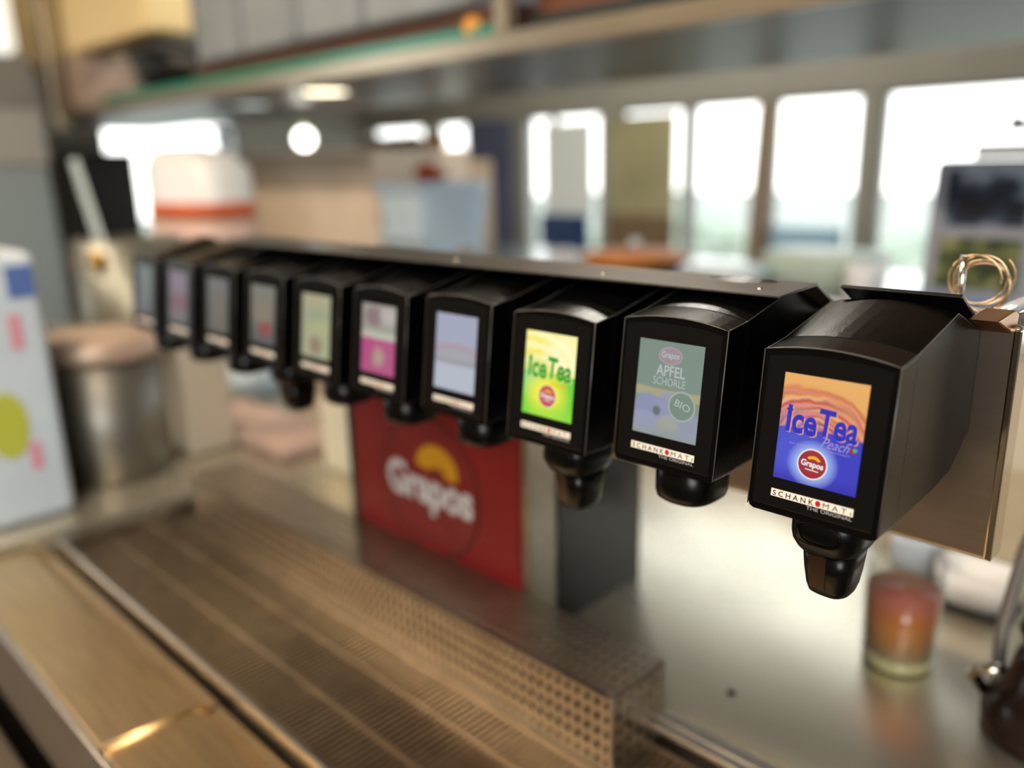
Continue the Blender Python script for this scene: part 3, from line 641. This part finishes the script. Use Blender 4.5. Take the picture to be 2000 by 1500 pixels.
t = thing('printed_carton', 'white and blue printed drink carton at the left edge', 'carton', (-1.35, -.14, -.44))
MB().box(-.10, .097, -.075, .075, 0, .44, mat('white_blue_carton', '#d4e0ea', .4, noise=.08, nscale=5)).build('carton_body', t, .015, 4)
MB().loft([sup(.05, -.01, .44, .035, .03), sup(.05, -.01, .465, .03, .025), sup(.05, -.01, .485, .03, .025)], WHITE).build('cap', t)
sd = lambda p: (.0975-p[1], p[0], p[2])
MB().plate(ell(-.005, .17, .030, .055), .0, .001, mat('lime_print', '#c4cc50', .5), sd).build('lime_print', t)
MB().plate([(-.02+.04, .29), (.038, .29), (.038, .345), (.02, .345)], 0, .001, mat('pink_label_print', '#e4a0b2', .5), sd).build('pink_print', t)
MB().plate([(.018, .09), (.036, .09), (.036, .135), (.018, .135)], 0, .001, mat('pink_label_print'), sd).build('pink_print', t)
MB().plate([(.028, .37), (.066, .37), (.066, .42), (.028, .42)], 0, .001, mat('blue_print', '#5c78b8', .5), sd).build('blue_print', t)
t = thing('tall_cabinet', 'tall pale grey cabinet column at the left edge of the room', 'cabinet', (-3.78, .54, -1.4))
MB().box(-.21, .21, -.15, .15, 0, 1.55, mat('blue_grey_panel', '#93a2a8', .5)).build('lower_body', t, .01)
MB().box(-.22, .22, -.16, .16, 1.551, 1.77, mat('light_grey_fascia', '#a4a6a4', .45)).build('fascia', t, .01)
MB().box(-.21, .21, -.15, .15, 1.771, 1.97, mat('grey_cabinet', '#858583', .5)).build('upper_box', t, .01)
t = thing('oven', 'black oven on a steel stand behind the pale spatula', 'oven', (-4.02, 1.02, -1.4))
MB().box(-.14, .14, -.13, .13, 0, 1.18, mat('dull_grey_steel', '#88887e', .4, .7)).build('stand', t, .008)
MB().box(-.15, .16, -.14, .14, 1.181, 1.61, mat('black_oven', '#121212', .4)).build('oven_body', t, .01)
# things at counter level far left, below the heads
t = tag(MB().loft([sup(0, 0, 0, .09, .07), sup(0, 0, .10, .10, .08), sup(0, 0, .095, .094, .074), sup(0, 0, .02, .082, .062)], mat('sky_blue_bin', '#c0d8ec', .4)).build('food_bin', None, loc=(-1.72, .52, -.44)), 'pale sky blue bin on the worktop behind the farthest heads', 'bin')
t = tag(MB().box(-.16, .26, -.08, .06, 0, .03, mat('pink_board', '#cdb0a0', .5)).build('cutting_board', None, .008, loc=(-1.44, .37, -.44)), 'pinkish tan board on the worktop left of the red panel', 'board')
t = tag(MB().box(-.045, .04, -.04, .04, 0, .14, mat('cream_reflection', '#f2e8cc', .5)).build('cream_reflection', None, .006, loc=(-1.06, .37, -.44)), 'cream block painting a window reflection left of the steel column', 'carton')  # bright cream block in place of a window reflection in the worktop

# ------------------------------------------------------------------ overhead shelf and things on it
t = thing('overhead_shelf', 'long steel overhead shelf with beam and post', 'shelf', (-1.5, 1.0, .335))
def off(p): return (p[0]+1.5, p[1]-1.0, p[2]-.335)
MB().box(-4.55, 1.4, .81, 1.55, .337, .350, mat('shelf_underside_steel', '#6c6965', .38, 1, noise=.08, nscale=4), off).build('shelf_board', t)
MB().box(-4.55, 1.4, .79, .812, .333, .372, mat('shelf_beam_steel', '#b5a994', .3, .85, noise=.06, nscale=5), off).build('front_beam', t, .003)
MB().box(-1.075, -1.035, .788, .812, .371, .80, mat('shelf_beam_steel'), off).build('post', t, .003)
MB().box(-3.72, -3.66, .78, .83, .30, .85, mat('shelf_beam_steel'), off).build('post', t, .003)
for i, (x, y, r, c, e) in enumerate([(-1.93, .95, .062, '#fff2d0', 5.5), (-2.48, 1.02, .055, '#dcf0f0', 1.3)]):
    q = thing('shelf_downlight', ['warm round downlight under the overhead shelf', 'cooler round downlight under the overhead shelf, further left'][i], 'downlight', (x, y, .335))
    MB().lathe([(r+.012, 0), (r+.012, -.006), (r, -.008), (r, 0)], CHROME).build('ring', q)
    MB().lathe([(.0001, -.001), (r, -.001), (r, -.007), (.0001, -.009)], mat('downlight_glow%d' % i, '#ffffff', .5, emit=c, es=e)).build('lens', q)
q = thing('round_pendant', 'small round white glowing lamp above the cardboard box', 'lamp', (-2.62, 1.30, .225))
MB().lathe([(.0001, -.035)]+[(.035*math.cos(a), .035*math.sin(a)) for a in [-1.3+.26*j for j in range(11)]]+[(.0001, .035)], mat('globe_glow', '#ffffff', .5, emit='#fffdf0', es=7)).build('globe', q)
MB().tube([(0, 0, .030), (0, 0, .108)], .004, CHROME, 8).build('stem', q)

t = tag(MB().box(-3.25, -1.12, .835, .845, .352, .402, TEAL).build('glass_edge_strip', None), 'teal green glass strip along the overhead shelf front', 'glass strip')
t = tag(MB().box(-2.55, -1.10, .86, 1.30, .352, .445, WOODB).build('wooden_board', None, .004), 'dark brown wooden board on the shelf under the grey crate', 'board')
t = thing('grey_crate', 'large blue grey crate on the overhead shelf left of the post', 'crate', (-1.85, 1.1, .447))
def off(p): return (p[0]+1.85, p[1]-1.1, p[2]-.447)
MB().box(-2.47, -1.20, .84, 1.28, .447, .95, mat('blue_grey_crate', '#979da0', .6, noise=.15, nscale=5), off).build('crate_body', t, .015, 3)
for x in (-2.2, -1.9, -1.6): MB().box(x, x+.03, .832, .842, .46, .94, mat('crate_rib', '#8a8e92', .6), off).build('rib', t, .003)
q = thing('amber_lamp', 'small amber round light on the brown board beside the post', 'lamp', (-1.20, .85, .405))
MB().lathe([(.0001, -.022), (.016, -.016), (.022, 0), (.016, .016), (.0001, .022)], mat('amber_glow', '#c08030', .4, emit='#c8822c', es=.9)).build('bulb', q)
t = tag(MB().box(-1.02, 1.4, .86, 1.30, .352, .62, mat('reddish_wood', '#6a3e28', .5, noise=.15, nscale=4)).build('wooden_crate', None, .006), 'reddish brown wooden crate on the shelf right of the post', 'crate')
t = tag(MB().box(-1.02, 1.4, .835, .852, .352, .40, DTEAL).build('dark_rail', None), 'dark teal rail along the shelf right of the post', 'rail')
t = tag(MB().lathe([(.0001, 0), (.12, 0), (.24, .06), (.31, .20), (.30, .20), (.23, .07), (.0001, .02)], mat('black_bowl', '#121212', .35)).build('bowl', None, loc=(-3.10, 1.20, .351)), 'big black bowl on the overhead shelf left of the crate', 'bowl')
t = thing('yellow_carton', 'warm yellow cardboard carton on the tan box, upper left', 'carton', (-3.6, .95, .592))
MB().box(-.86, .74, -.09, .08, 0, .5, mat('yellow_carton', '#ffe0a4', .6, noise=.06, nscale=4)).build('carton_body', t, .02, 3)
MB().box(-.86, .74, -.091, .081, .24, .262, mat('carton_tape', '#e4d0a4', .5)).build('tape', t)
t = tag(MB().box(-4.02, -3.55, .85, 1.08, .351, .591, mat('pinkish_block', '#b09a88', .6)).build('tan_box', None, .008), 'pinkish tan box at the left end of the overhead shelf', 'box')
t = tag(MB().lathe([(.0001, 0), (.06, 0), (.10, .03), (.10, .26), (.06, .32), (.0001, .32)], mat('shade_glow', '#ffffff', .5, emit='#f0f0e4', es=1.0)).build('lamp_shade', None, loc=(-3.70, .58, .571)), 'white glowing lamp in the top left corner of the picture', 'lamp')

# ------------------------------------------------------------------ room shell
RX0, RX1, RY0, RY1, RZ0, RZ1 = -4.6, 2.6, -3.0, 3.0, -1.4, 1.6
def shell(name, *a, mt=WALLM): return struct(MB().box(*a, mt).build(name))
shell('floor', RX0-.1, RX1+.1, RY0-.1, RY1+.1, RZ0-.1, RZ0, mt=FLOORM)
shell('ceiling', RX0-.1, RX1+.1, RY0-.1, RY1+.1, RZ1, RZ1+.1, mt=CEILM)
shell('wall_right', RX1, RX1+.1, RY0, RY1, RZ0, RZ1)
shell('wall_front', RX0, RX1, RY0-.1, RY0, RZ0, RZ1, mt=mat('front_wall', '#9a8c78', .6))
ops = [(-4.55, -3.96), (-3.88, -3.52), (-3.10, -2.56), (-2.45, -2.06), (-2.03, -1.67), (-1.61, -1.22), (-1.14, -.20), (-.10, 1.0), (1.1, 2.4)]  # the openings furthest right are out of view, added to let in light
z0, z1, z2, z3 = -.35, .365, .70, 1.45
mb = MB(); mb.box(RX0, RX1, 3.0, 3.1, RZ0, z0, WALLM); mb.box(RX0, RX1, 3.0, 3.1, z1, z2, WALLM); mb.box(RX0, RX1, 3.0, 3.1, z3, RZ1, WALLM)
e = [RX0]+[q for a in ops for q in a]+[RX1]
for i in range(0, len(e), 2):
    mb.box(e[i], e[i+1], 3.0, 3.1, z0, z1, WALLM); mb.box(e[i], e[i+1], 3.0, 3.1, z2, z3, WALLM)
struct(mb.build('wall_back'))
wi = 0
def window(axis, a0, a1, b0, b1, pos, mull=()):
    global wi; wi += 1
    fr = .014
    def bx(mb, p0, p1, q0, q1, d0, d1, mt):
        if axis == 'y': mb.box(p0, p1, pos+d0, pos+d1, q0, q1, mt)
        else: mb.box(pos-d1, pos-d0, p0, p1, q0, q1, mt)
    o = MB()
    for p0, p1, q0, q1 in [(a0, a0+fr, b0, b1), (a1-fr, a1, b0, b1), (a0, a1, b0, b0+fr), (a0, a1, b1-fr, b1)]+[(m-.012, m+.012, b0, b1) for m in mull]:
        bx(o, p0, p1, q0, q1, .02, .07, FRAMEM)
    w = struct(o.build('window_%d' % wi))
    g = MB(); bx(g, a0+fr, a1-fr, b0+fr, b1-fr, .042, .048, GLASS); g.build('pane', w)
for i, (a, b) in enumerate(ops):
    window('y', a, b, z0, z1, 3.0, (-2.90,) if i == 2 else ())
    window('y', a, b, z2, z3, 3.0)  # unseen transom windows, added for light and bright counter reflections
# left wall: one opening in view, one out of view added for light
lo = [(1.30, 2.08, -.41, .386), (-2.4, -1.2, .2, 1.2)]
mb = MB(); ys = [RY0]+[q for a in sorted(lo) for q in a[:2]]+[RY1]
for i in range(0, len(ys), 2): mb.box(RX0-.1, RX0, ys[i], ys[i+1], RZ0, RZ1, WALLM)
for y0, y1, a, b in lo: mb.box(RX0-.1, RX0, y0, y1, RZ0, a, WALLM); mb.box(RX0-.1, RX0, y0, y1, b, RZ1, WALLM)
struct(mb.build('wall_left'))
for y0, y1, a, b in lo: window('x', y0, y1, a, b, RX0)

# hangings on the window wall
t = thing('navy_banner', 'dark navy hanging banner between the bright windows', 'banner', (-3.31, 2.94, -.35))
def off(p): return (p[0]+3.31, p[1]-2.94, p[2]+.35)
MB().box(-3.49, -3.13, 2.93, 2.945, -.36, .36, mat('navy_fabric', '#474c64', .7, noise=.35, nscale=3.5), off).build('cloth', t)
MB().tube([(-3.50, 2.937, .365), (-3.12, 2.937, .365)], .008, FRAMEM, 8, off).build('rod', t)
t = thing('window_blind', 'olive beige blind with brown lower band in the middle window', 'blind', (-2.26, 2.95, -.35))
def off(p): return (p[0]+2.26, p[1]-2.95, p[2]+.35)
MB().box(-2.445, -2.06, 2.94, 2.955, -.14, .33, mat('olive_beige', '#96906e', .7, noise=.18, nscale=4), off).build('cloth', t)
MB().box(-2.445, -2.06, 2.938, 2.957, -.36, -.14, mat('brown_cloth', '#6e5a40', .7, noise=.25, nscale=5), off).build('lower_band', t)
t = tag(MB().box(-2.89, -2.58, 2.90, 2.95, -.35, -.15, mat('navy_board', '#1c3460', .5)).build('blue_board', None), 'small deep blue board at the foot of the left window', 'board')
t = tag(MB().box(-2.90, -2.57, 2.955, 2.965, -.15, .32, mat('white_paper', '#d8dedc', .6)).build('paper_poster', None), 'pale white poster above the deep blue board', 'poster')
t = tag(MB().prism([(2.88, -.35), (2.97, -.35), (2.97, .35), (2.94, .35)], -1.64, -1.56, mat('brown_curtain', '#7c6c58', .7)).build('curtain', None), 'narrow brown curtain at the edge of the window', 'curtain')
t = tag(MB().box(-1.54, -1.25, 2.93, 2.99, -.35, -.17, mat('light_blue_box', '#9cc0d4', .6)).build('blue_box', None), 'light blue box low in the window right of the curtain', 'box')
# ceiling lamps out of view, added as interior fill
for i, (x, y, c) in enumerate([(-2.2, -.9, '#ffdca8'), (-.4, -.9, '#ffe4bc'), (-1.8, 1.9, '#fff2dc')]):
    q = thing('unseen_ceiling_light', ['unseen warm linear ceiling light above the left counter', 'unseen warm fill light on the ceiling above the taps', 'unseen fill light on the ceiling near the windows'][i], 'ceiling light', (x, y, 1.6))
    MB().box(-.62, .62, -.14, .14, -.05, 0, FRAMEM).build('fixture_body', q, .004)
    MB().box(-.60, .60, -.12, .12, -.056, -.051, mat('tube_glow%d' % i, '#ffffff', .5, emit=c, es=10)).build('diffuser', q)  # strong glow so the black bevels catch reflections

# ------------------------------------------------------------------ outside
struct(MB().box(-30, 30, 3.2, 40, -1.6, -1.5, mat('pale_ground', '#84887e', .8, noise=.1, nscale=.5)).build('ground'))
struct(MB().box(-30, -3.8, -30, 3.2, -1.6, -1.5, mat('pale_ground')).build('ground'))
def bush(x, y, w, h, lb):
    bm = bmesh.new(); bmesh.ops.create_icosphere(bm, subdivisions=4, radius=1)
    for v in bm.verts:
        n_ = math.sin(v.co.x*7+x)*math.cos(v.co.y*6)*math.sin(v.co.z*8+y)*.12+random.uniform(-.04, .04)
        v.co *= 1+n_; v.co.x *= w; v.co.y *= .8; v.co.z = (v.co.z+.9)*h/1.9
    me = bpy.data.meshes.new('bush'); bm.to_mesh(me); bm.free(); me.materials.append(mat('pale_leaves', '#8c9684', .8, noise=.3, nscale=3))
    o = bpy.data.objects.new('bush', me); COL.objects.link(o); o.location = (x, y, -1.5); tag(o, lb, 'bush')
bush(-5.2, 7.6, 1.0, 1.1, 'round pale green bush outside the window right of the blind')
bush(-2.6, 8.6, .9, .9, 'pale green bush outside the window behind the curtain')
